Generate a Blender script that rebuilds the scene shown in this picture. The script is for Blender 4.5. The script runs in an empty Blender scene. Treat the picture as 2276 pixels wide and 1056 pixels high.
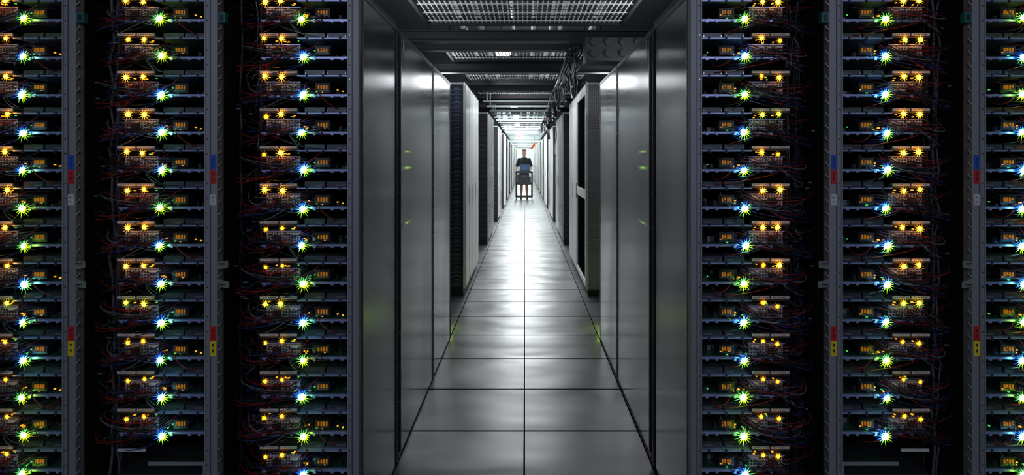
import bpy, math, random
from mathutils import Vector, Matrix
random.seed(7)
F=1376.0; CX=1167.0; CY=358.0; H=1.426; D=2.231; S=D/F
def PX(px,d=D): return (px-CX)*d/F
def PZ(py,d=D): return H-(py-CY)*d/F
COL=bpy.context.scene.collection
bpy.context.scene.view_settings.view_transform='Standard'
# ------------------------------------------------------------ materials
def base(name):
    m=bpy.data.materials.new(name); m.use_nodes=True
    nt=m.node_tree; b=nt.nodes['Principled BSDF']; return m,nt,b
def mat(name,col,rough=.5,metal=0.,var=.15,scale=30.,stretch=(1,1,1),emit=None,es=0.,ior=None,spec=None):
    m,nt,b=base(name)
    tc=nt.nodes.new('ShaderNodeTexCoord'); mp=nt.nodes.new('ShaderNodeMapping'); mp.inputs['Scale'].default_value=stretch
    nz=nt.nodes.new('ShaderNodeTexNoise'); nz.inputs['Scale'].default_value=scale; nz.inputs['Detail'].default_value=4
    nt.links.new(tc.outputs['Object'],mp.inputs[0]); nt.links.new(mp.outputs[0],nz.inputs['Vector'])
    cr=nt.nodes.new('ShaderNodeMix'); cr.data_type='RGBA'
    cr.inputs[6].default_value=tuple(c*(1-var) for c in col)+(1,); cr.inputs[7].default_value=tuple(min(1,c*(1+var)) for c in col)+(1,)
    nt.links.new(nz.outputs[0],cr.inputs[0]); nt.links.new(cr.outputs[2],b.inputs['Base Color'])
    b.inputs['Roughness'].default_value=rough; b.inputs['Metallic'].default_value=metal
    if spec is not None: b.inputs['Specular IOR Level'].default_value=spec
    if ior: b.inputs['IOR'].default_value=ior
    if emit:
        b.inputs['Emission Color'].default_value=tuple(emit)+(1,); b.inputs['Emission Strength'].default_value=es
    return m
def led_mat(name,c1,c2,core,strength,rad,zs=1.,ramp=((.20,.30),(.36,.05),(.65,.012)),basec=.02,metal=0.):
    """glow painted as emission fading out from the centre; c1/c2 are its two colours"""
    m,nt,b=base(name); N=nt.nodes; L=nt.links
    tc=N.new('ShaderNodeTexCoord')
    sc=N.new('ShaderNodeVectorMath'); sc.operation='MULTIPLY'; sc.inputs[1].default_value=(1,1,zs); L.new(tc.outputs['Object'],sc.inputs[0])
    ln=N.new('ShaderNodeVectorMath'); ln.operation='LENGTH'; L.new(sc.outputs[0],ln.inputs[0])
    dv=N.new('ShaderNodeMath'); dv.operation='DIVIDE'; dv.inputs[1].default_value=rad; L.new(ln.outputs['Value'],dv.inputs[0])
    r=N.new('ShaderNodeValToRGB'); e=r.color_ramp.elements
    e[0].position=0; e[0].color=(1,1,1,1); e[1].position=1; e[1].color=(.001,.001,.001,1)
    for p,v in ramp: x=e.new(p); x.color=(v,v,v,1)
    L.new(dv.outputs[0],r.inputs[0])
    dt=N.new('ShaderNodeVectorMath'); dt.operation='DOT_PRODUCT'; dt.inputs[1].default_value=(-.8,0,.9); L.new(tc.outputs['Object'],dt.inputs[0])
    mr=N.new('ShaderNodeMapRange'); mr.inputs[1].default_value=-rad*.25; mr.inputs[2].default_value=rad*.35; L.new(dt.outputs['Value'],mr.inputs[0])
    mx=N.new('ShaderNodeMix'); mx.data_type='RGBA'; mx.inputs[6].default_value=c1+(1,); mx.inputs[7].default_value=c2+(1,); L.new(mr.outputs[0],mx.inputs[0])
    mr2=N.new('ShaderNodeMapRange'); mr2.inputs[1].default_value=.06; mr2.inputs[2].default_value=.26; L.new(dv.outputs[0],mr2.inputs[0])
    mx2=N.new('ShaderNodeMix'); mx2.data_type='RGBA'; mx2.inputs[6].default_value=core+(1,); L.new(mx.outputs[2],mx2.inputs[7]); L.new(mr2.outputs[0],mx2.inputs[0])
    st=N.new('ShaderNodeMath'); st.operation='MULTIPLY'; st.inputs[1].default_value=strength; L.new(r.outputs[0],st.inputs[0])
    L.new(mx2.outputs[2],b.inputs['Emission Color']); L.new(st.outputs[0],b.inputs['Emission Strength'])
    b.inputs['Base Color'].default_value=(basec,basec,basec,1); b.inputs['Metallic'].default_value=metal
    if metal: b.inputs['Roughness'].default_value=.28
    return m
def perf_mat(name,col,hole,pitch,frac,rough=.5,metal=.3,axes=('X','Z')):
    m,nt,b=base(name); N=nt.nodes; L=nt.links
    tc=N.new('ShaderNodeTexCoord'); sp=N.new('ShaderNodeSeparateXYZ'); L.new(tc.outputs['Object'],sp.inputs[0])
    outs=[]
    for a in axes:
        p=N.new('ShaderNodeMath'); p.operation='PINGPONG'; p.inputs[1].default_value=pitch/2; L.new(sp.outputs[a],p.inputs[0])
        g=N.new('ShaderNodeMath'); g.operation='GREATER_THAN'; g.inputs[1].default_value=pitch/2*(1-frac); L.new(p.outputs[0],g.inputs[0]); outs.append(g)
    mu=N.new('ShaderNodeMath'); mu.operation='MULTIPLY'; L.new(outs[0].outputs[0],mu.inputs[0])
    if len(outs)>1: L.new(outs[1].outputs[0],mu.inputs[1])
    else: mu.inputs[1].default_value=1
    mx=N.new('ShaderNodeMix'); mx.data_type='RGBA'; mx.inputs[6].default_value=col+(1,); mx.inputs[7].default_value=hole+(1,)
    L.new(mu.outputs[0],mx.inputs[0]); L.new(mx.outputs[2],b.inputs['Base Color'])
    b.inputs['Roughness'].default_value=rough; b.inputs['Metallic'].default_value=metal
    return m
def brushed(name,col,rough):
    m,nt,b=base(name); N=nt.nodes; L=nt.links
    tc=N.new('ShaderNodeTexCoord'); mp=N.new('ShaderNodeMapping'); mp.inputs['Scale'].default_value=(1,1.2,.35); L.new(tc.outputs['Object'],mp.inputs[0])
    nz=N.new('ShaderNodeTexNoise'); nz.inputs['Scale'].default_value=2.2; nz.inputs['Detail'].default_value=0; L.new(mp.outputs[0],nz.inputs['Vector'])
    mr=N.new('ShaderNodeMapRange'); mr.inputs[3].default_value=rough-.07; mr.inputs[4].default_value=rough+.08; L.new(nz.outputs[0],mr.inputs[0]); L.new(mr.outputs[0],b.inputs['Roughness'])
    m3=N.new('ShaderNodeMapping'); m3.inputs['Scale'].default_value=(4,2,120); L.new(tc.outputs['Object'],m3.inputs[0])
    n3=N.new('ShaderNodeTexNoise'); n3.inputs['Scale'].default_value=2; n3.inputs['Detail'].default_value=2; L.new(m3.outputs[0],n3.inputs['Vector'])
    mx=N.new('ShaderNodeMix'); mx.data_type='RGBA'; mx.inputs[6].default_value=tuple(c*.88 for c in col)+(1,); mx.inputs[7].default_value=tuple(c*1.1 for c in col)+(1,)
    L.new(n3.outputs[0],mx.inputs[0]); L.new(mx.outputs[2],b.inputs['Base Color'])
    tg=N.new('ShaderNodeTangent'); tg.direction_type='RADIAL'; tg.axis='Z'; L.new(tg.outputs[0],b.inputs['Tangent']); b.inputs['Anisotropic'].default_value=.6
    b.inputs['Metallic'].default_value=.97
    return m
M={}
M['black']=mat('black_plastic',(.012,.012,.014),.5)
M['dark']=mat('dark_sheet_metal',(.03,.03,.034),.55,.3)
M['pit']=mat('rack_interior_black',(.005,.005,.006),.8)
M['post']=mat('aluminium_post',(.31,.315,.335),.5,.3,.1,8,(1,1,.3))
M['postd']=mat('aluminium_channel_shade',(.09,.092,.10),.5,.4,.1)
M['tray']=mat('zinc_tray',(.38,.42,.74),.35,.4,.2,40)
M['pcb']=mat('green_circuit_board',(.018,.08,.055),.35,0,.5,60)
M['chip']=mat('grey_component',(.24,.24,.25),.4,.2)
M['drive']=mat('drive_casing',(.07,.07,.09),.4,.5)
M['psu']=perf_mat('perforated_supply',(.48,.48,.48),(.015,.015,.015),.0105,.6,.5,.1)
M['label']=mat('white_label',(.62,.60,.58),.6)
M['red']=mat('red_wire',(.24,.010,.010),.4)
M['bwire']=mat('black_wire',(.016,.016,.022),.3)
M['gwire']=mat('grey_wire',(.12,.12,.14),.4)
M['blwire']=mat('blue_wire',(.02,.04,.24),.4)
M['lblue']=mat('blue_label',(.015,.09,.50),.5)
M['lred']=mat('red_label',(.60,.012,.02),.5)
M['lyel']=mat('yellow_label',(.90,.68,.02),.5)
M['teal']=mat('teal_plastic',(.01,.16,.15),.5)
M['panel']=brushed('brushed_steel',(.27,.275,.30),.19)
M['frame']=mat('panel_frame_steel',(.10,.105,.115),.35,.8,.1)
M['screw']=mat('bright_screw',(.6,.6,.62),.3,.9)
M['white']=mat('white_cabinet_paint',(.80,.81,.80),.35,.1,.05,6)
M['grey']=mat('grey_cabinet_paint',(.46,.47,.48),.4,.1,.06,6)
M['beige']=perf_mat('perforated_beige',(.46,.43,.40),(.14,.135,.13),.02,.45)
M['glass']=mat('dark_door_glass',(.004,.004,.005),.9,spec=0.,ior=1.02)
M['slat']=mat('blue_grey_slat',(.10,.15,.26),.4,.3)
M['grate']=mat('galvanised_grate',(.70,.71,.72),.45,.2,.1)
M['beam']=mat('black_beam',(.02,.02,.022),.6,.2)
M['rail']=mat('white_rail',(.62,.72,.74),.4,.2)
M['pipe']=mat('steel_pipe',(.40,.42,.43),.3,.8)
M['lamph']=mat('lamp_housing',(.5,.5,.5),.5)
M['tube']=mat('lamp_diffuser',(.9,.9,.9),.5,emit=(.93,.97,1),es=22)
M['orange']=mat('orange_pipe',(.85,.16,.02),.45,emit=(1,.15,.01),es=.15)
M['amberp']=mat('amber_port',(.2,.08,.01),.5,emit=(1,.36,.01),es=.25)
M['amberb']=mat('amber_lit_component',(.2,.08,.01),.5,emit=(1,.38,.01),es=1.5)  # glow painted onto board pieces to look lit by the amber lamps
M['greenb']=mat('green_lit_component',(.02,.1,.02),.5,emit=(.1,1,.15),es=.8)
M['sig']=mat('exit_sign_face',(.5,.5,.5),.5,emit=(1,.6,.5),es=.4)
M['sigr']=mat('exit_sign_letters',(.7,.02,.02),.5,emit=(1,.05,.02),es=1.5)
M['skin']=mat('skin',(.50,.27,.20),.5,0,.06,20)
M['cloth']=mat('black_cotton',(.012,.012,.014),.9,0,.2,60)
M['short']=mat('dark_denim',(.015,.016,.02),.9,0,.2,60)
M['hair']=mat('brown_hair',(.16,.07,.04),.7,0,.3,90)
M['eyew']=mat('eye_white',(.7,.7,.7),.3); M['lip']=mat('lips',(.42,.14,.12),.5)
M['lap']=mat('laptop_shell',(.06,.14,.27),.35,.2)
M['rub']=mat('rubber',(.02,.02,.02),.7)
R=22*S
M['sGB']=led_mat('status_lens_flare_blue_green',(.22,1,.005),(.01,.10,1),(.40,.92,1),200,R)
M['sG']=led_mat('status_lens_flare_green',(.45,1,.003),(.06,.70,.08),(.8,1,.25),150,R)
M['sB']=led_mat('status_lens_flare_blue',(.12,.9,.05),(.01,.06,1),(.35,.70,1),230,R)
RA=17*S
M['aB']=led_mat('amber_lens_flare_bright',(1,.36,.004),(1,.28,.002),(1,.58,.06),110,RA)
M['aD']=led_mat('amber_lens_flare_dim',(1,.42,.004),(1,.32,.002),(1,.5,.03),36,RA)
M['aY']=led_mat('amber_lens_flare_yellow',(.60,.80,.004),(1,.50,.004),(.9,.85,.1),56,RA)
M['strip']=led_mat('green_strip_glow',(.25,.60,.02),(.25,.60,.02),(.40,.80,.05),1.3,.19,14.,((.3,.3),(.6,.06)),.27,.95)  # green reflection painted as emission, no lamp on the panel
# ------------------------------------------------------------ mesh builder
class MB:
    def __init__(s): s.v=[];s.f=[];s.m=[];s.mats=[]
    def mi(s,k):
        if k not in s.mats: s.mats.append(k)
        return s.mats.index(k)
    def box(s,x0,x1,y0,y1,z0,z1,k):
        if x0>x1:x0,x1=x1,x0
        if y0>y1:y0,y1=y1,y0
        if z0>z1:z0,z1=z1,z0
        n=len(s.v); s.v+=[(x0,y0,z0),(x1,y0,z0),(x1,y1,z0),(x0,y1,z0),(x0,y0,z1),(x1,y0,z1),(x1,y1,z1),(x0,y1,z1)]
        for q in((0,3,2,1),(4,5,6,7),(0,1,5,4),(1,2,6,5),(2,3,7,6),(3,0,4,7)): s.f.append([n+i for i in q]); s.m.append(s.mi(k))
        return s
    def poly(s,pts,k): n=len(s.v); s.v+=list(pts); s.f.append(list(range(n,n+len(pts)))); s.m.append(s.mi(k)); return s
    def tube(s,pts,r,k,n=6,caps=True):
        pts=[Vector(p) for p in pts]; rr=r if isinstance(r,(list,tuple)) else [r]*len(pts); st=len(s.v); up=None
        for i,p in enumerate(pts):
            t=(pts[min(i+1,len(pts)-1)]-pts[max(i-1,0)]).normalized()
            if up is None: up=Vector((0,0,1)) if abs(t.z)<.9 else Vector((0,1,0))
            a=t.cross(up).normalized(); bb=a.cross(t).normalized(); up=bb
            for j in range(n):
                an=2*math.pi*j/n; s.v.append(tuple(p+(a*math.cos(an)+bb*math.sin(an))*rr[i]))
        for i in range(len(pts)-1):
            for j in range(n):
                s.f.append([st+i*n+j,st+i*n+(j+1)%n,st+(i+1)*n+(j+1)%n,st+(i+1)*n+j]); s.m.append(s.mi(k))
        if caps:
            s.f.append([st+j for j in range(n)][::-1]); s.m.append(s.mi(k)); e=st+(len(pts)-1)*n; s.f.append([e+j for j in range(n)]); s.m.append(s.mi(k))
        return s
    def ell(s,c,r,k,nu=14,nv=9):
        st=len(s.v); cx,cy,cz=c
        s.v.append((cx,cy,cz+r[2]))
        for i in range(1,nv):
            ph=math.pi*i/nv
            for j in range(nu):
                th=2*math.pi*j/nu; s.v.append((cx+r[0]*math.sin(ph)*math.cos(th),cy+r[1]*math.sin(ph)*math.sin(th),cz+r[2]*math.cos(ph)))
        s.v.append((cx,cy,cz-r[2])); last=len(s.v)-1
        for j in range(nu): s.f.append([st,st+1+j,st+1+(j+1)%nu]); s.m.append(s.mi(k))
        for i in range(nv-2):
            for j in range(nu):
                a=st+1+i*nu; s.f.append([a+j,a+nu+j,a+nu+(j+1)%nu,a+(j+1)%nu]); s.m.append(s.mi(k))
        a=st+1+(nv-2)*nu
        for j in range(nu): s.f.append([a+j,last,a+(j+1)%nu]); s.m.append(s.mi(k))
        return s
    def loft(s,secs,k,n=20):
        st=len(s.v)
        for (cx,cy,cz,rx,ry) in secs:
            for j in range(n):
                a=2*math.pi*j/n; s.v.append((cx+rx*math.cos(a),cy+ry*math.sin(a),cz))
        for i in range(len(secs)-1):
            for j in range(n): s.f.append([st+i*n+j,st+i*n+(j+1)%n,st+(i+1)*n+(j+1)%n,st+(i+1)*n+j]); s.m.append(s.mi(k))
        s.f.append([st+j for j in range(n)][::-1]); s.m.append(s.mi(k)); e=st+(len(secs)-1)*n; s.f.append([e+j for j in range(n)]); s.m.append(s.mi(k))
        return s
    def limb(s,pts,rs,k):
        for i in range(len(pts)-1): s.tube([pts[i],pts[i+1]],[rs[i],rs[i+1]],k,12)
        for p,r in zip(pts,rs): s.ell(p,(r,r,r),k,12,8)
        return s
    def mesh(s,name):
        me=bpy.data.meshes.new(name); me.from_pydata(s.v,[],s.f)
        for k in s.mats: me.materials.append(M[k])
        me.polygons.foreach_set('material_index',s.m); me.update()
        import bmesh
        bm=bmesh.new(); bm.from_mesh(me); bmesh.ops.recalc_face_normals(bm,faces=bm.faces[:]); bm.to_mesh(me); bm.free()
        return me
    def obj(s,name,loc=(0,0,0),parent=None,smooth=False,bevel=0):
        o=bpy.data.objects.new(name,s.mesh(name)); o.location=loc; COL.objects.link(o)
        if parent: o.parent=parent
        if smooth:
            for p in o.data.polygons: p.use_smooth=True
        if bevel:
            b=o.modifiers.new('bevel','BEVEL'); b.width=bevel; b.segments=2; b.limit_method='ANGLE'
        return o
def empty(name,loc,label,cat,group=None):
    o=bpy.data.objects.new(name,None); o.location=loc; o.empty_display_size=.1; COL.objects.link(o); tag(o,label,cat,group); return o
def tag(o,label,cat,group=None,kind=None):
    o['label']=label; o['category']=cat
    if group:o['group']=group
    if kind:o['kind']=kind
    return o
def link_copy(src,parent,loc=None,data=None):
    o=src.copy(); 
    if data: o.data=data
    COL.objects.link(o); o.parent=parent
    if loc is not None:o.location=loc
    return o
def struct(o,label): o['kind']='structure'; o['label']=label; o['category']=o.name.split('_')[0]
def bez(p0,p1,p2,p3,n=9):
    out=[]
    for i in range(n):
        t=i/(n-1); out.append(tuple(Vector(p0)*(1-t)**3+Vector(p1)*3*t*(1-t)**2+Vector(p2)*3*t*t*(1-t)+Vector(p3)*t**3))
    return out
# ------------------------------------------------------------ room
YEND=62
def floor_mat():
    m,nt,b=base('raised_floor_tiles'); N=nt.nodes; L=nt.links
    tc=N.new('ShaderNodeTexCoord'); sp=N.new('ShaderNodeSeparateXYZ'); L.new(tc.outputs['Object'],sp.inputs[0])
    ms=[]; cells=[]
    for a,off,wd in(('X',.6*10+.004,.0042),('Y',6-3.27,.008)):
        ad=N.new('ShaderNodeMath'); ad.inputs[1].default_value=off; L.new(sp.outputs[a],ad.inputs[0])
        p=N.new('ShaderNodeMath'); p.operation='PINGPONG'; p.inputs[1].default_value=.3; L.new(ad.outputs[0],p.inputs[0])
        g=N.new('ShaderNodeMath'); g.operation='LESS_THAN'; g.inputs[1].default_value=wd; L.new(p.outputs[0],g.inputs[0]); ms.append(g)
        dv=N.new('ShaderNodeMath'); dv.operation='DIVIDE'; dv.inputs[1].default_value=.6; L.new(ad.outputs[0],dv.inputs[0])
        fl=N.new('ShaderNodeMath'); fl.operation='FLOOR'; L.new(dv.outputs[0],fl.inputs[0]); cells.append(fl)
    mxm=N.new('ShaderNodeMath'); mxm.operation='MAXIMUM'; L.new(ms[0].outputs[0],mxm.inputs[0]); L.new(ms[1].outputs[0],mxm.inputs[1])
    cb=N.new('ShaderNodeCombineXYZ'); L.new(cells[0].outputs[0],cb.inputs[0]); L.new(cells[1].outputs[0],cb.inputs[1])
    wn=N.new('ShaderNodeTexWhiteNoise'); wn.noise_dimensions='3D'; L.new(cb.outputs[0],wn.inputs['Vector'])
    mp=N.new('ShaderNodeMapping'); mp.inputs['Scale'].default_value=(.8,1.9,1); L.new(tc.outputs['Object'],mp.inputs[0])
    nz=N.new('ShaderNodeTexNoise'); nz.inputs['Scale'].default_value=1.7; nz.inputs['Detail'].default_value=1; L.new(mp.outputs[0],nz.inputs['Vector'])
    n3=N.new('ShaderNodeTexNoise'); n3.inputs['Scale'].default_value=160; n3.inputs['Detail'].default_value=3; L.new(tc.outputs['Object'],n3.inputs['Vector'])
    a=N.new('ShaderNodeMix'); a.data_type='RGBA'; a.inputs[6].default_value=(.13,.13,.135,1); a.inputs[7].default_value=(.23,.23,.235,1); L.new(n3.outputs[0],a.inputs[0])
    tv=N.new('ShaderNodeMapRange'); tv.inputs[3].default_value=.86; tv.inputs[4].default_value=1.12; L.new(wn.outputs['Value'],tv.inputs[0])
    am=N.new('ShaderNodeVectorMath'); am.operation='SCALE'; L.new(a.outputs[2],am.inputs[0]); L.new(tv.outputs[0],am.inputs['Scale'])
    c=N.new('ShaderNodeMix'); c.data_type='RGBA'; L.new(am.outputs[0],c.inputs[6]); c.inputs[7].default_value=(.004,.004,.004,1); L.new(mxm.outputs[0],c.inputs[0])
    L.new(c.outputs[2],b.inputs['Base Color'])
    mr=N.new('ShaderNodeMapRange'); mr.inputs[3].default_value=.25; mr.inputs[4].default_value=.41; L.new(nz.outputs[0],mr.inputs[0])
    sr=N.new('ShaderNodeMath'); sr.operation='MAXIMUM'; L.new(mr.outputs[0],sr.inputs[0]); L.new(mxm.outputs[0],sr.inputs[1]); L.new(sr.outputs[0],b.inputs['Roughness'])
    sl=N.new('ShaderNodeMapRange'); sl.inputs[3].default_value=.8; sl.inputs[4].default_value=0.; L.new(mxm.outputs[0],sl.inputs[0]); L.new(sl.outputs[0],b.inputs['Specular IOR Level'])
    bp=N.new('ShaderNodeBump'); bp.inputs['Strength'].default_value=.75; bp.inputs['Distance'].default_value=.035; L.new(nz.outputs[0],bp.inputs['Height'])
    L.new(bp.outputs[0],b.inputs['Normal'])
    return m
M['floor']=floor_mat()
M['ceil']=mat('dark_ceiling',(.05,.055,.06),.8)
M['wallm']=mat('dark_wall_paint',(.06,.06,.065),.8)
M['wallw']=mat('pale_wall_paint',(.74,.80,.80),.7)
struct(MB().box(-2.9,2.9,-2,YEND,-.05,0,'floor').obj('floor'),'polished grey raised floor tiles with dark seams')
struct(MB().box(-2.9,2.9,-2,YEND,3.5,3.6,'ceil').obj('ceiling'),'dark service ceiling above the overhead grating')
struct(MB().box(-2.95,-2.9,-2,YEND,0,3.5,'wallm').obj('wall_left'),'dark painted side wall of the hall')
struct(MB().box(2.9,2.95,-2,YEND,0,3.5,'wallm').obj('wall_right'),'dark painted side wall of the hall')
struct(MB().box(-2.9,2.9,YEND,YEND+.1,0,3.5,'wallw').obj('wall_back'),'pale end wall of the long corridor')
# ------------------------------------------------------------ servers
PITCH=83.45
def server_meshes(sg,var):
    """local units: x runs from post side (0) to void side, sg=-1 for racks where that is -X"""
    rnd=random.Random(var*10+(5 if sg>0 else 0)); u=S; X=lambda v:sg*v*u; Z=lambda v:v*u
    P={}
    c=MB()   # chassis tray
    c.box(X(0),X(192),0,.52,Z(-1),Z(1.2),'tray'); c.box(X(0),X(82),-.004,.0,Z(-2),Z(2.5),'tray'); c.box(X(108),X(192),-.003,.0,Z(-2),Z(1.2),'tray')
    c.box(X(0),X(1.2),0,.52,Z(0),Z(36),'dark'); c.box(X(190.8),X(192),0,.52,Z(0),Z(44),'dark')
    c.box(X(0),X(110),.0,.50,Z(42.5),Z(44.2),'tray'); c.box(X(0),X(112),-.003,.0,Z(42),Z(45),'tray')
    for a in(8,30,70,120,150,180): c.box(X(a),X(a+6),-.008,-.003,Z(-5),Z(1),'tray')
    for a in(14,52,88): c.box(X(a),X(a+4),-.007,-.002,Z(39),Z(48),'dark')
    P['chassis']=(c,(0,0,0))
    b=MB(); b.box(X(3),X(188),.01,.5,Z(1.8),Z(3.2),'pcb')
    for i in range(30):
        x=rnd.uniform(6,96); y=rnd.uniform(.02,.2); w=rnd.uniform(3,9); h=rnd.uniform(3,14)
        b.box(X(x),X(x+w),y,y+rnd.uniform(.01,.03),Z(3),Z(3+h),rnd.choice(['chip','black','drive','black','drive','chip']))
    for i in range(7): b.box(X(70+i*4.2),X(71.5+i*4.2),.09,.30,Z(3),Z(20),'chip')
    for i in range(9): b.box(X(12+i*4),X(13.2+i*4),.22,.32,Z(3),Z(22),'drive')
    for i in range(7):
        x=rnd.uniform(8,180); z=rnd.uniform(4,18) if x<100 else rnd.uniform(33,40); w=rnd.uniform(1.5,4)
        b.box(X(x),X(x+w),.004,.012,Z(z),Z(z+rnd.uniform(1.2,2.6)),rnd.choice(['amberb','amberb','amberb','greenb']))
    P['circuit_board']=(b,(0,0,0))
    d=MB(); d.box(X(6),X(50),.02,.17,Z(45),Z(58),'drive'); d.box(X(55),X(100),.02,.17,Z(45),Z(58),'drive')
    d.box(X(10),X(30),.018,.02,Z(48),Z(52),'gwire'); d.box(X(60),X(74),.018,.02,Z(47),Z(51),'gwire')
    for a in(7,46,57,96): d.box(X(a),X(a+2),.016,.02,Z(50),Z(52),'screw')
    P['disk_drive']=(d,(0,0,0))
    p=MB(); p.box(X(108),X(184),.012,.26,Z(4),Z(31),'psu'); p.box(X(106),X(187),.006,.012,Z(29.5),Z(31.5),'tray')
    p.box(X(150),X(168),.004,.012,Z(8),Z(22),'black'); p.box(X(112),X(128),.008,.012,Z(20),Z(26),'label')
    P['power_supply']=(p,(0,0,0))
    q=MB(); q.box(X(40),X(74),.006,.05,Z(7),Z(28),'black')
    for i in range(4): q.box(X(46+i*6),X(49+i*6),.002,.006,Z(14),Z(23),'amberp')
    q.box(X(44),X(70),.0035,.0062,Z(11.5),Z(12.5),'chip')
    P['port_block']=(q,(0,0,0))
    l=MB(); l.box(X(112),X(150),-.006,-.003,Z(49),Z(54),'label'); l.box(X(154),X(194),-.006,-.003,Z(49),Z(54),'label'); l.box(X(110),X(196),-.003,.02,Z(44),Z(55),'dark')
    for i in range(7): l.box(X(115+i*5),X(118+i*5),-.0065,-.006,Z(50.5),Z(52.5),'dark')
    for i in range(6): l.box(X(158+i*5),X(161+i*5),-.0065,-.006,Z(50.5),Z(52.5),'dark')
    P['label_holder']=(l,(0,0,0))
    w=MB()
    for i in range(32):
        k=rnd.choice(['red','bwire','bwire','gwire','bwire','blwire','bwire','bwire','red'])
        x0=rnd.uniform(60,185); x1=rnd.choice([rnd.uniform(190,262),rnd.uniform(190,262),rnd.uniform(20,110)]); z0=rnd.uniform(3,40); z1=rnd.uniform(-32,38)
        yy=-rnd.uniform(.0,.025)
        w.tube(bez((X(x0),.02,Z(z0)),(X(x0+rnd.uniform(-8,20)),yy-.015,Z(z0-rnd.uniform(5,34))),(X(x1-rnd.uniform(-5,25)),yy-.015,Z(z1-rnd.uniform(0,25))),(X(x1),.04,Z(z1))),rnd.uniform(.5,1.3)*u,k,5)
    P['wiring_harness']=(w,(0,0,0))
    return {k:a.mesh(k) for k,(a,_) in P.items()}
def lens(name,key,n,r1,r2,seed,depth=.008):
    """lamp dome core with flare spikes modelled as tapering points"""
    rnd=random.Random(seed); m=MB(); pts=[]; c=(0,-depth,0)
    for i in range(12):
        a=2*math.pi*i/12; pts.append((r2*S*math.cos(a),-.001,r2*S*math.sin(a)))
    for i in range(12): m.poly([c,pts[i],pts[(i+1)%12]],key)
    for i in range(n):  # thin points imitate flare around the lamp
        a=2*math.pi*i/n+rnd.uniform(-.08,.08); r=r1*rnd.uniform(.6,1.)*S; q=r2*.85*S; dw=.13
        m.poly([(q*math.cos(a-dw),-.0005,q*math.sin(a-dw)),(r*math.cos(a),.001,r*math.sin(a)),(q*math.cos(a+dw),-.0005,q*math.sin(a+dw))],key)
    m.tube([(0,.002,0),(0,.014,0)],r2*S*.7,'black',8)
    return m.mesh(name)
stars={k:[lens('status_flare_lamp',k,15,23,7,i*3+1) for i in range(2)] for k in('sGB','sG','sB')}
ambs={k:[lens('amber_flare_lamp',k,11,16,4.6,i*5+2) for i in range(3)] for k in('aB','aD','aY')}
SM={(sg,v):server_meshes(sg,v) for sg in(-1,1) for v in range(3)}
rack_defs=[(-1,140,13),(-1,455,12),(-1,772,13),(1,1560,13),(1,1872,12),(1,2189,13)]
shift={0:-12,5:-17,2:4}
def srv_label(c): return 'open-frame server tray with %s status lamps and trailing wires'%c
for ri,(sg,edge,rows) in enumerate(rack_defs):
    for r in range(rows):
        rnd=random.Random(ri*100+r); ys=45+r*PITCH; v=(r+ri)%3; ms=SM[(sg,v)]; dx=shift.get(ri,0)
        if r in(0,): sk='sG'
        else: sk=rnd.choice(['sGB','sGB','sB','sGB','sG'] if r<11 else ['sGB','sG'])
        if ri==1 and r<4: sk='sG' if r<2 else 'sGB'
        if r==12: sk='sG' if ri in(0,5) else 'sB'
        nm={'sG':'green','sGB':'blue-green','sB':'blue'}[sk]
        e=empty('server',(PX(edge),D+.004,PZ(ys)),srv_label(nm+' and amber'),'server','servers in the open racks')
        for k in ms:
            o=bpy.data.objects.new(k,ms[k]); COL.objects.link(o); o.parent=e
            if k=='wiring_harness': o['kind']='stuff'
        o=bpy.data.objects.new('status_flare_lamp',stars[sk][r%2]); COL.objects.link(o); o.parent=e; o.location=(sg*(90+dx)*S+rnd.uniform(-3,3)*S,-.026,rnd.uniform(-2,2)*S); o['label']='glowing %s lamp with modelled flare spikes'%nm
        o.rotation_euler=(0,rnd.uniform(-.25,.25),0); q=rnd.uniform(.92,1.15); o.scale=(q,1,q)
        for j,x in enumerate((131,167)):
            if r<8: ak='aB'
            elif r==8: ak='aY'
            else: ak='aD'
            if ri in(3,) and r in(3,) or (ri==2 and r==3 and j==1): ak='aY'
            if rnd.random()<.22 and ri in(2,3): ak='aD'
            o=bpy.data.objects.new('amber_flare_lamp',ambs[ak][rnd.randrange(3)]); COL.objects.link(o); o.parent=e; o.location=(sg*(x+dx+(8 if ri==2 else 0)+rnd.uniform(-3,3))*S,-.018,(40+rnd.uniform(-2,2)-(5 if ak=='aD' and j else 0))*S); o['label']='glowing amber lamp with modelled flare spikes'
            q=rnd.uniform(.85,1.15)*(.8 if ak=='aD' else 1); o.scale=(q,1,q); o.rotation_euler=(0,rnd.uniform(-.4,.4),0)
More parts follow.
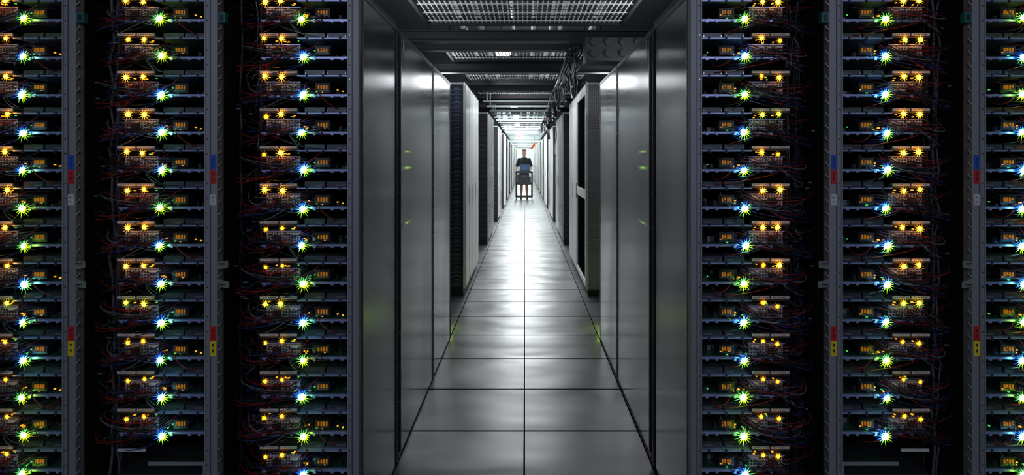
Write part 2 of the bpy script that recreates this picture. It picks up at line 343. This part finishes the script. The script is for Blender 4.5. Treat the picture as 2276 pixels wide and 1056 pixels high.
# ------------------------------------------------------------ racks
TOP=2.05
XP=.6
def add_panel(add,sg,a,b):
        m=MB(); m.box(sg*XP,sg*(XP+.022),a,b,.02,TOP,'panel')
        m.box(sg*(XP-.004),sg*XP,a,a+.014,.02,TOP,'frame'); m.box(sg*(XP-.004),sg*XP,b-.014,b,.02,TOP,'frame')
        m.box(sg*(XP-.003),sg*XP,a+.014,b-.014,TOP-.02,TOP,'frame')
        m.box(sg*(XP+.002),sg*(XP+.022),a,b,0,.02,'black')
        for i in range(12):
            z=.12+i*.165
            for yy in(a+.007,b-.007): m.tube([(sg*(XP-.004),yy,z),(sg*(XP-.0065),yy,z)],.003,'screw',8)
        add(m,'side_panel')
for ri,(sg,edge,rows) in enumerate(rack_defs):
    x0=PX(edge); X=lambda v:x0+sg*v*S       # v px towards the void
    w=276 if sg<0 else 270
    e=empty('server_rack',(x0,D,0),'open-front grey metal server rack packed with glowing trays','server rack','open server racks')
    def add(mb,name,**k):
        o=mb.obj(name,parent=e,**k); o.matrix_parent_inverse=Matrix.Translation((-x0,-D,0)); return o
    inner = ri in(2,3)
    # main post next to the trays
    p=MB(); pw=-25 if inner else -30
    p.box(X(-1),X(pw),D-.004,D+.04,0,TOP,'post')
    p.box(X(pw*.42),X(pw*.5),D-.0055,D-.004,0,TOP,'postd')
    p.box(X(-1),X(-4),D-.008,D-.004,0,TOP,'post')
    for i in range(36):
        z=.12+i*.0533
        p.tube([(X(pw*.25),D-.0085,z),(X(pw*.25),D-.004,z)],.0022,'postd' if i%3 else 'screw',8)
    if not inner:
        for i in range(44):
            z=.12+i*.0445
            p.box(X(pw),X(pw-7),D-.001,D+.004,z,z+.005,'post'); p.box(X(pw-5),X(pw-7),D-.001,D+.004,z,z+.014,'post')
    add(p,'post')
    # partition that carries the trays and the far side of the void
    q=MB(); q.box(X(193),X(196),D+.03,D+.6,0,TOP,'pit')
    q.box(X(196),X(w),D+.30,D+.32,0,TOP,'pit'); add(q,'partition')
    bk=MB(); bk.box(X(-25 if inner else -30),X(w-1),D+.62,D+.64,0,TOP,'pit'); bk.box(X(-3),X(-24 if not inner else -12),D+.04,D+.62,0,TOP,'pit'); add(bk,'back_panel')
    t=MB(); t.box(X(pw),X(w-1),D+.0,D+.64,TOP,TOP+.02,'dark'); add(t,'top_panel')
    zb=PZ(1052) if rows==12 else PZ(1052)-.12
    s=MB(); s.box(X(-1),X(192),D+.0,D+.5,zb-.03,zb,'dark')
    if rows==12:
        s.box(X(-1),X(125),D-.004,D+.0,PZ(1034),PZ(1026),'post'); s.box(X(-1),X(3),D-.004,D+.0,PZ(1056),PZ(1034),'post'); s.box(X(130),X(192),D-.004,D,PZ(1003),PZ(997),'label')
    s.box(X(-1),X(w-2),D+.01,D+.05,.02,.10,'post'); add(s,'base_shelf')
    if inner: add_panel(add,sg,D+.045,2.895)
    # labels on the post
    if not inner:
        a,b2=X(pw+3),X(pw+16)
        for (n,y0,y1,k) in(('blue_label',345,376,'lblue'),('red_label',378,408,'lred'),('red_label',725,756,'lred'),('yellow_label',757,790,'lyel'),('white_label',432,456,'label')):
            m=MB(); m.box(a,b2,D-.0068,D-.004,PZ(y0),PZ(y1),k)
            xm=(a+b2)/2; h=(y1-y0)
            for f in(.3,.68):
                yc=y0+h*f
                if k=='label': m.box(xm-.006,xm+.002,D-.0074,D-.0068,PZ(yc-1),PZ(yc+1),'dark')
                elif k=='lyel': m.poly([(xm-.005,D-.0074,PZ(yc-4)),(xm+.005,D-.0074,PZ(yc-4)),(xm,D-.0074,PZ(yc+5))],'black')
                else: m.box(xm-.004,xm+.004,D-.0074,D-.0068,PZ(yc-3),PZ(yc-1),'black'); m.box(xm-.001,xm+.001,D-.0074,D-.0068,PZ(yc-1),PZ(yc+5),'black')
            o=add(m,n)
        for yy,ln,dr in((578,28,3),(624,30,-5)):
            m=MB(); xa=X(pw); sgn=-sg
            m.poly([(xa,D-.006,PZ(yy+dr)),(xa+sgn*ln*S,D-.02,PZ(yy)),(xa+sgn*ln*S,D-.02,PZ(yy+15)),(xa,D-.006,PZ(yy+17+dr))],'chip')
            m.box(xa+sgn*6*S,xa+sgn*20*S,D-.021,D-.019,PZ(yy+5),PZ(yy+7),'dark')
            add(m,'cable_tag')
        m=MB(); sgn=-sg; m.box(X(pw),X(pw)+sgn*16*S,D-.002,D+.02,PZ(50),PZ(28),'teal'); m.box(X(pw)+sgn*4*S,X(pw)+sgn*12*S,D-.004,D-.002,PZ(46),PZ(33),'black'); add(m,'cable_guide')
# loose cabling hanging in the voids
for ri,(sg,edge,rows) in enumerate(rack_defs):
    rnd=random.Random(50+ri); x0=PX(edge); X=lambda v:x0+sg*v*S
    m=MB()
    for i in range(12):
        xx=rnd.uniform(205,268); yy=D+rnd.uniform(.10,.26); pts=[]
        for j in range(26): pts.append((X(xx+rnd.uniform(-5,5)),yy+rnd.uniform(-.01,.01),.005+j*(TOP-.02)/25))
        m.tube(pts,rnd.uniform(1.5,3.5)*S,rnd.choice(['bwire','bwire','gwire','bwire']),6)
    for i in range(95):
        z=rnd.uniform(.4,1.98); k=rnd.choice(['red','bwire','gwire','bwire','bwire','label','bwire','blwire'])
        if k=='label':
            xx=rnd.uniform(205,260); m.box(X(xx),X(xx+rnd.uniform(6,12)),D+.05,D+.052,z,z+.005,'gwire'); m.tube([(X(xx+3),D+.051,z),(X(xx+5),D+.14,z+.01)],.0012,'bwire',4)
        else:
            m.tube(bez((X(rnd.uniform(200,215)),D+.03,z),(X(225),D+rnd.uniform(-.0,.06),z-rnd.uniform(-.02,.06)),(X(250),D+rnd.uniform(.0,.1),z-rnd.uniform(0,.08)),(X(rnd.uniform(255,270)),D+.2,z+rnd.uniform(-.08,.08))),rnd.uniform(.7,1.6)*S,k,5)
    tag(m.obj('cable_bundle'),'tangled black and dark red cables hanging beside the trays','cables','rack cabling','stuff')
# ------------------------------------------------------------ enclosures with steel side panels
ends=[2.925,4.02,4.05,4.97]
for sg in(-1,1):
    e=empty('rack_enclosure',(sg*1.4,3.9,0),'dark metal rack row enclosure faced with brushed steel panels','cabinet','steel-faced rack rows')
    def add(mb,name,**k):
        o=mb.obj(name,parent=e,**k); o.matrix_parent_inverse=Matrix.Translation((-sg*1.4,-3.9,0)); return o
    add(MB().box(sg*(XP+.03),sg*2.2,2.925,4.96,0,TOP,'dark').box(sg*(XP+.03),sg*2.2,4.96,4.97,.1,TOP-.05,'black'),'body')
    for a,b in((ends[0],ends[1]),(ends[2],ends[3])): add_panel(add,sg,a,b)
    # pull handles and lock rod beside the seam
    s=MB(); s.tube([(sg*(XP-.004),2.95,2.0),(sg*(XP-.02),2.955,2.0),(sg*(XP-.02),2.955,1.90),(sg*(XP-.004),2.95,1.90)],.004,'screw',8); add(s,'latch_handle',smooth=True)
    s=MB(); s.box(sg*(XP-.012),sg*(XP-.004),2.93,2.945,.05,TOP-.03,'frame'); add(s,'seam_bar')
    for yy in(337,373,495):  # glowing strips painted in for green reflections on the steel
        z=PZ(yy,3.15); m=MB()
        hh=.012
        m.box(-.0005,.0005,-.18,.18,-hh,hh,'strip'); o=m.obj('indicator_strip',parent=e); o.location=(sg*(XP-.0006)-sg*1.4,3.15-3.9,z); o['label']='faint green reflection modelled as a glowing strip'  # stands in for a reflection, no indicator on the panel
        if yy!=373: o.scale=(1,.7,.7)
# ------------------------------------------------------------ cabinets along the corridor
def cabinet(sg,y0,L,style,first=False):
    XC=.62 if sg<0 else .635; top=2.25; w=1.25
    e=empty('server_cabinet',(sg*(XC+w/2),y0,0),{'w':'tall white metal server cabinet with flush side panels','g':'tall grey metal server cabinet with vented side','d':'tall white cabinet with dark glazed door panes'}[style],'cabinet','cabinets lining the corridor')
    mats={'w':'white','g':'grey','d':'white'}[style]
    def add(mb,name,**k): 
        o=mb.obj(name,parent=e,**k); return o
    x=lambda v:sg*(v-w/2)     # v=0 corridor face
    add(MB().box(x(.02),x(w),0,L-.02,.08,top,mats).box(x(.03),x(w-.02),.02,L-.04,0,.08,'black').box(x(.02),x(w),-.0,L-.02,top,top+.015,'dark').box(x(.004),x(.02),L-.03,L-.0,.08,top,'black'),'body')
    d=MB()
    if style=='d':
        a,b=.06,L-.12
        d.box(x(0),x(.02),a-.05,a,.1,top-.02,'white'); d.box(x(0),x(.02),b,b+.08,.1,top-.02,'white')
        for (za,zb) in((.1,.16),(1.02,1.12),(top-.12,top-.02)): d.box(x(0),x(.02),a,b,za,zb,'white')
        d.box(x(.014),x(.02),a,b,.16,top-.1,'glass')
        d.box(x(-.012),x(0),b-.0,b+.02,.98,1.16,'screw')
    else:
        n=2
        for i in range(n):
            a=i*L/n+.012; b=(i+1)*L/n-.03
            d.box(x(0),x(.02),a,b,.1,top-.02,mats)
            d.box(x(-.006),x(0),b-.03,b-.015,.95,1.15,'screw')
            if style=='g':
                for k in range(10): d.box(x(-.002),x(0),a+.06,b-.06,.3+k*.04,.315+k*.04,'black')
    add(d,'door',bevel=.002)
    f=MB()
    if sg<0 and first:
        f.box(x(.03),x(w-.02),-.012,0,.08,top-.02,'black')
        for k in range(46):
            z=.12+k*.0455
            f.box(x(.045),x(w-.05),-.02,-.012,z,z+.006,'slat')
            for q in range(5): f.box(x(.07+q*.11),x(.12+q*.11),-.018,-.012,z+.014,z+.026,'slat')
    elif first:
        f.box(x(.0),x(w-.02),-.012,0,.08,top-.02,'beige'); f.box(x(.0),x(.03),-.02,-.012,.08,top-.02,'white')
    else:
        f.box(x(.02),x(w-.02),-.012,0,.08,top-.02,'dark')
        for k in range(22): f.box(x(.05),x(w-.05),-.018,-.012,.16+k*.09,.18+k*.09,'drive')
    add(f,'front_grille')
    return e
def clone(e,loc):
    c=e.copy(); COL.objects.link(c); c.location=loc
    for ch in e.children: link_copy(ch,c)
    return c
masters={}
for bi in range(11):
    y0=6.5+bi*4.0
    for sg in(-1,1):
        L=.88 if sg<0 else 1.2
        if bi==0:
            cabinet(sg,y0,L,'w' if sg<0 else 'd',True); cabinet(sg,y0+L,L,'w')
        else:
            for j in range(2):
                st='w' if (bi+j)%2==0 or bi>2 else 'g'
                if bi==1: st='g' if sg<0 or j==0 else 'w'
                k=(sg,st)
                loc=(sg*((.62 if sg<0 else .635)+.625),y0+j*L,0)
                if k not in masters: masters[k]=cabinet(sg,y0+j*L,L,st)
                else: clone(masters[k],loc)
# ------------------------------------------------------------ overhead
def grate(y0,y1,w,key,sp=.038,cs=.09):
    m=MB(); L=y1-y0
    n=int(2*w/sp)
    for i in range(n+1):
        x=-w+i*2*w/n; m.box(x-.0045,x+.0045,0,L,-.004,.008,key)
    k=int(L/cs)
    for i in range(k+1):
        y=i*L/k; m.box(-w,w,y-.006,y+.006,-.008,-.003,'beam' if i%3 else key)
    for x in(-w,w): m.box(x-.012,x+.012,0,L,-.03,.03,'beam')
    for y in(.0,L): m.box(-w,w,y-.01,y+.01,-.03,.03,'beam')
    for x in(-w+.03,w-.03): m.box(x-.006,x+.006,L/2-.006,L/2+.006,0,.9,'beam')
    o=m.obj('ceiling_grate',(0,y0,2.6)); tag(o,'galvanised wire cable grating hung over the aisle','cable tray','overhead gratings'); return o
spans=[(3.5,5.24),(5.9,7.1),(7.35,9.0),(9.3,10.9),(11.2,12.8)]
for a,b in spans: grate(a,b,.82,'grate')
yb=[5.35,5.78,7.22,9.15,11.05,13.0,17,21,25,29]
bm=None
for i,yy in enumerate(yb):
    if bm is None:
        mb=MB(); mb.box(-2.9,2.9,-.01,.01,2.46,2.54,'beam')
        mb.box(-2.9,2.9,-.05,.05,2.54,2.55,'beam'); mb.box(-2.9,2.9,-.05,.05,2.45,2.46,'beam')
        bm=mb.obj('support_beam',(0,yy,0)); tag(bm,'black steel beam crossing above the aisle','beam','overhead beams')
    else:
        c=bm.copy(); COL.objects.link(c); c.location=(0,yy,0)
# pale cross rails further down the aisle
rl=None
for i in range(40):
    yy=9.8+i*.9
    if rl is None:
        mb=MB(); mb.box(-.66,.66,-.03,.03,2.36,2.375,'rail'); mb.box(-.66,.66,-.035,-.03,2.355,2.385,'rail')
        for x in(-.6,.6): mb.box(x-.008,x+.008,-.01,.01,2.37,3.5,'rail')
        rl=mb.obj('cross_rail',(0,yy,0)); tag(rl,'pale metal cross rail hanging over the corridor','rail','overhead rails')
    else:
        c=rl.copy(); COL.objects.link(c); c.location=(0,yy,0)
# lengthwise pipes above the gratings
pm=None
for x,z in((-.7,2.95),(-.45,2.8),(-.15,3.2),(.1,2.9),(.28,2.8),(.45,3.1),(.72,2.85)):
    if pm is None:
        mb=MB(); mb.tube([(0,3.2,0),(0,40,0)],.035,'pipe',12)
        for k in range(12): mb.tube([(0,4+k*3,0),(0,4.05+k*3,0)],.045,'frame',12); mb.box(-.006,.006,4.02+k*3,4.03+k*3,0,.29,'frame')
        pm=mb.obj('overhead_pipe',(x,0,z)); tag(pm,'long steel pipe running above the gratings','pipe','overhead pipes')
    else:
        c=pm.copy(); COL.objects.link(c); c.location=(x,0,z)
lm=None
for i,yy in enumerate([8.9,13.3,18.0,22.6,27.2,31.8,36.4,41,45.6,50.2,54.8]):
    if lm is None:
        lm=empty('fluorescent_light',(-.33,yy,3.05),'long white fluorescent ceiling light glowing above the grating','light','ceiling lights')
        MB().box(-.12,.12,-.6,.6,.0,.05,'lamph').box(-.01,.01,-.4,-.38,.05,.45,'lamph').box(-.01,.01,.38,.4,.05,.45,'lamph').obj('housing',parent=lm)
        MB().box(-.10,.10,-.58,.58,-.03,.0,'tube').obj('diffuser',parent=lm,bevel=.008)
    else: clone(lm,(-.33,yy,3.05))
# black power boxes on the beam
e=empty('power_box',(.8,5.25,2.45),'black ceiling power box with round sockets','power box')
m=MB(); m.box(-.3,.3,-.15,.1,-.2,.0,'black'); m.obj('housing',parent=e,bevel=.006)
for r in range(2):
    for c in range(5):
        x=-.24+c*.12; z=-.05-r*.09
        MB().tube([(x,-.18,z),(x,-.15,z)],.026,'black',14).tube([(x,-.183,z),(x,-.18,z)],.012,'dark',12).obj('socket',parent=e)
# conduit runs beside the right row
m=MB(); rnd=random.Random(3)
for i in range(7):
    x=.40+i*.027; pts=[(x+rnd.uniform(-.01,.01),5.4+j*1.2,2.41+rnd.uniform(-.015,.015)) for j in range(14)]; m.tube(pts,.012,'bwire',6)
for i in range(20):
    y=5.6+i*.62; x=rnd.uniform(.40,.58); m.tube(bez((x,y,2.41),(x+.03,y+.2,2.41-rnd.uniform(.1,.4)),(x-.03,y+.4,2.41-rnd.uniform(.1,.4)),(x,y+.6,2.41)),rnd.uniform(.008,.016),'bwire',6)
for i in range(8):
    y=6+i*1.0; x=rnd.uniform(.42,.56); m.tube([(x,y,2.41),(x+.01,y,2.41-rnd.uniform(.1,.3))],.012,'bwire',6); m.box(x-.03,x+.03,y-.02,y+.02,2.38,2.46,'black')
tag(m.obj('cable_run',smooth=True),'black overhead cables sagging beside the cabinets','cables',None,'stuff')
m=MB(); m.tube(bez((0,0,0),(.05,0,-.15),(-.06,0,-.3),(.0,0,-.5),12),.008,'label',8); m.tube([(0,0,0),(0,0,.0+.4)],.006,'label',6)
tag(m.obj('hanging_cable',(.56,11.2,2.0),smooth=True),'thin white cable hanging in a loose wave','cable')
m=MB(); m.tube([(0,0,1.28),(0,0,-.05)],.04,'black',12); m.tube([(-.12,0,.1),(.1,0,.1)],.035,'black',12); m.tube([(-.13,0,.1),(-.11,0,.1)],.07,'black',14); m.tube([(0,0,-.05),(.02,0,-.3)],.025,'black',10); m.tube([(0,-.06,.18),(0,-.03,.18)],.05,'orange',12)
tag(m.obj('pipe_valve',(.52,14.0,2.22),smooth=True),'black pipe valve with orange cap under the ceiling','valve')
m=MB(); m.tube(bez((.36,24.0,2.10),(.34,24.2,2.06),(.31,24.4,1.98),(.26,24.8,1.94),10),.045,'orange',10)
m.tube([(.36,24.0,2.10),(.36,24.0,3.5)],.015,'rail',8)
tag(m.obj('orange_hose',smooth=True),'orange hose draped from the overhead rails','hose')
# exit sign
e=empty('exit_sign',(-.17,20.2,2.24),'small lit exit sign with red letters','sign')
MB().box(-.13,.13,0,.04,-.07,.07,'sig').box(-.005,.005,.01,.03,.07,1.26,'beam').obj('sign_box',parent=e)
cu=bpy.data.curves.new('exit_text','FONT'); cu.body='EXIT'; cu.size=.13; cu.extrude=.004; cu.align_x='CENTER'; cu.align_y='CENTER'
to=bpy.data.objects.new('tmp',cu); COL.objects.link(to); bpy.context.view_layer.update()
tm=bpy.data.meshes.new_from_object(to.evaluated_get(bpy.context.evaluated_depsgraph_get())); bpy.data.objects.remove(to)
tm.materials.clear(); tm.materials.append(M['sigr']); o=bpy.data.objects.new('lettering',tm); COL.objects.link(o); o.parent=e; o.location=(0,-.006,0); o.rotation_euler=(math.pi/2,0,0)
# ------------------------------------------------------------ person and cart
PY=23.6; PXX=PX(1165,PY)
per=empty('person',(PXX,PY,0),'person in black t-shirt and dark shorts pushing a cart','person')
b=MB(); K='skin'
b.loft([(0,0,.86,.13,.10),(0,0,.93,.172,.125),(0,0,1.0,.175,.125),(0,0,1.1,.155,.11),(0,0,1.22,.165,.115),(0,-.01,1.34,.19,.125),(0,-.005,1.45,.195,.115),(0,0,1.52,.15,.085),(0,0,1.56,.07,.065)],K)
b.limb([(0,0,1.5),(0,-.01,1.64)],[.062,.056],K)
b.ell((0,-.02,1.745),(.078,.098,.118),K,20,14); b.ell((0,-.045,1.67),(.056,.062,.06),K); 
b.limb([(0,-.105,1.75),(0,-.128,1.715)],[.010,.015],K); b.ell((0,-.10,1.775),(.06,.02,.012),K); b.ell((0,-.097,1.638),(.025,.018,.02),K)
for s in(-1,1):
    b.ell((s*.08,-.005,1.735),(.012,.02,.032),K)
    b.limb([(s*.19,0,1.475),(s*.275,.0,1.2)],[.062,.046],K); b.limb([(s*.275,0,1.2),(s*.255,-.12,1.13),(s*.19,-.30,1.065)],[.045,.042,.029],K)
    b.ell((s*.175,-.345,1.06),(.042,.052,.018),K)
    for i,(dx,ln) in enumerate(((-.032,.85),(-.011,1.),(.011,.95),(.031,.75))):
        x=s*.172+dx*1.0*s
        b.limb([(x,-.375,1.063),(x,-.375-.035*ln,1.066),(x,-.375-.055*ln,1.045),(x,-.375-.045*ln,1.022)],[.0105,.0095,.0088,.0078],K)
    b.limb([(s*.145,-.33,1.05),(s*.122,-.355,1.04),(s*.118,-.385,1.022)],[.013,.011,.009],K)
    b.limb([(s*.09,0,.92),(s*.10,-.01,.5)],[.095,.058],K); b.limb([(s*.10,-.01,.5),(s*.105,.02,.36),(s*.11,.02,.09)],[.057,.062,.036],K)
    b.limb([(s*.11,.03,.06),(s*.12,-.10,.035)],[.04,.03],K)
def remesh(o,v):
    r=o.modifiers.new('unite','REMESH'); r.mode='VOXEL'; r.voxel_size=v; r.use_smooth_shade=True
    sm=o.modifiers.new('soften','SMOOTH'); sm.iterations=3; sm.factor=.5
body=b.obj('body',parent=per); remesh(body,.008)
t=MB(); t.loft([(0,0,.97,.185,.138),(0,0,1.1,.172,.128),(0,0,1.22,.178,.13),(0,-.01,1.34,.205,.14),(0,-.005,1.45,.21,.128),(0,0,1.525,.16,.098),(0,0,1.565,.082,.076)],'cloth')
for s in(-1,1): t.limb([(s*.185,0,1.475),(s*.262,0,1.25)],[.075,.068],'cloth')
o=t.obj('t_shirt',parent=per); remesh(o,.012)
t=MB(); t.loft([(0,0,.84,.17,.12),(0,0,.93,.185,.136),(0,0,1.0,.182,.134)],'short')
for s in(-1,1): t.limb([(s*.092,0,.90),(s*.10,-.01,.56)],[.105,.088],'short')
o=t.obj('shorts',parent=per); remesh(o,.012)
t=MB(); t.ell((0,.012,1.785),(.088,.102,.10),'hair',20,12); t.ell((0,-.035,1.845),(.074,.072,.035),'hair'); o=t.obj('hair',parent=per,smooth=True)
for s in(-1,1):
    MB().ell((s*.03,-.110,1.752),(.013,.010,.009),'eyew',10,6).ell((s*.03,-.119,1.752),(.006,.004,.006),'black',8,6).obj('eye',parent=per,smooth=True)
    MB().box(s*.013,s*.048,-.126,-.110,1.771,1.780,'hair').obj('eyebrow',parent=per)
    MB().limb([(s*.112,.05,.045),(s*.118,-.06,.042),(s*.122,-.14,.035)],[.045,.044,.036],'rub').obj('shoe',parent=per,smooth=True)
MB().ell((0,-.110,1.683),(.026,.010,.008),'lip',12,6).obj('mouth',parent=per,smooth=True)
ce=empty('utility_cart',(PXX,PY-.65,0),'black two-shelf rolling utility cart carrying a laptop','cart')
for z in(.10,.58,1.0):
    m=MB(); m.box(-.31,.31,-.22,.22,z,z+.025,'black'); m.box(-.31,.31,-.225,-.215,z-.02,z+.06,'black'); m.box(-.31,.31,.215,.225,z,z+.04,'black')
    m.obj('shelf',parent=ce,bevel=.003)
for x in(-.29,.29):
    for yy in(-.2,.2):
        MB().box(x-.03,x+.03,yy-.025,yy+.025,.1,1.02,'black').obj('post',parent=ce,bevel=.003)
        MB().tube([(x-.014,yy,.042),(x+.014,yy,.042)],.042,'rub',16).box(x-.02,x+.02,yy-.012,yy+.012,.05,.105,'frame').obj('wheel',parent=ce)
MB().tube([(-.27,.21,1.02),(-.27,.245,1.04),(.27,.245,1.04),(.27,.21,1.02)],.011,'black',10).obj('handle',parent=ce,smooth=True)
m=MB(); m.box(-.25,.25,-.15,.1,.605,.84,'black').box(-.2,-.05,-.152,-.15,.68,.70,'gwire').box(-.25,.15,-.13,.12,.84,.93,'black').box(-.1,.1,-.132,-.13,.86,.9,'lap')
tag(m.obj('equipment_box',(PXX,PY-.65,0)),'small dark equipment boxes standing on the cart shelf','box')
le=empty('laptop',(PXX+.02,PY-.68,1.025),'open blue-grey laptop standing on the cart','laptop')
MB().box(-.19,.19,-.12,.12,.0,.018,'lap').box(-.15,.15,-.06,.08,.018,.020,'black').obj('keyboard_base',parent=le,bevel=.002)
m=MB(); m.poly([(-.19,-.12,.018),(.19,-.12,.018),(.19,-.19,.27),(-.19,-.19,.27)],'lap'); m.poly([(-.19,-.128,.02),(.19,-.128,.02),(.19,-.198,.272),(-.19,-.198,.272)],'lap')
m.poly([(-.03,-.163,.12),(.03,-.163,.12),(.03,-.176,.165),(-.03,-.176,.165)],'chip'); m.obj('lid',parent=le)
# ------------------------------------------------------------ lights
def area(name,loc,rot,sx,sy,p,col=(1,1,1)):
    l=bpy.data.lights.new(name,'AREA'); l.shape='RECTANGLE'; l.size=sx; l.size_y=sy; l.energy=p; l.color=col
    o=bpy.data.objects.new(name,l); o.location=loc; o.rotation_euler=rot; COL.objects.link(o); return o
for sx in(-1,1): area('rack_front_fill',(sx*1.5,-1.4,2.6),(math.radians(62),0,0),1.6,.4,19,(.70,.77,1))  # unseen fill behind the camera, added to light the rack fronts
for i,(yy,p) in enumerate(((7.7,15),(10.3,34),(13.5,110),(17.0,230),(20,140),(24.5,120),(29,120),(34,120),(40,120),(47,120),(55,120))):  # first light is added to brighten the mid cabinets
    area('corridor_lamp',(0,yy,2.40 if i==0 else 2.95),(0,0,0),.9,1.2,p,(.94,.98,1) if yy<20 else (.90,1,.99))  # i==0 is the added light
area('end_wall_fill',(0,58,2.6),(math.radians(80),0,0),2.5,.5,210,(.90,1,.99))  # added fill that brightens the pale end wall
for sg in(-1,1): area('cabinet_top_uplight',(sg*.95,4.3,2.12),(0,math.radians(180-sg*20),0),.15,1.2,8,(.9,.95,1))  # added fill aimed up at the gratings, no fixture there
for sg in(-1,1): area('cabinet_top_uplight',(sg*.95,7.4,2.32),(0,math.radians(180-sg*20),0),.15,1.4,8,(.9,.95,1))  # second added pair, lifts the gratings further along
area('cross_aisle_fill',(0,5.3,2.35),(math.radians(40),0,0),2.2,.15,4,(.8,.9,1))  # added fill for the cabinet fronts across the gap
for sg in(-1,1):
    l=bpy.data.lights.new('green_glow','POINT'); l.energy=.6; l.color=(.55,1,.02); l.shadow_soft_size=.05
    o=bpy.data.objects.new('green_glow',l); o.location=(sg*.68,5.3,.07); COL.objects.link(o)
w=bpy.data.worlds.new('world'); bpy.context.scene.world=w; w.use_nodes=True
w.node_tree.nodes['Background'].inputs[0].default_value=(.5,.6,.8,1); w.node_tree.nodes['Background'].inputs[1].default_value=.02
cam=bpy.data.cameras.new('camera'); co=bpy.data.objects.new('camera',cam); COL.objects.link(co)
co.location=(0,0,H); co.rotation_euler=(math.pi/2,0,0); cam.sensor_width=36; cam.lens=F/2276*36
cam.shift_x=-(CX-1138)/2276; cam.shift_y=-(528-CY)/2276; cam.clip_end=200; cam.clip_start=.05
bpy.context.scene.camera=co
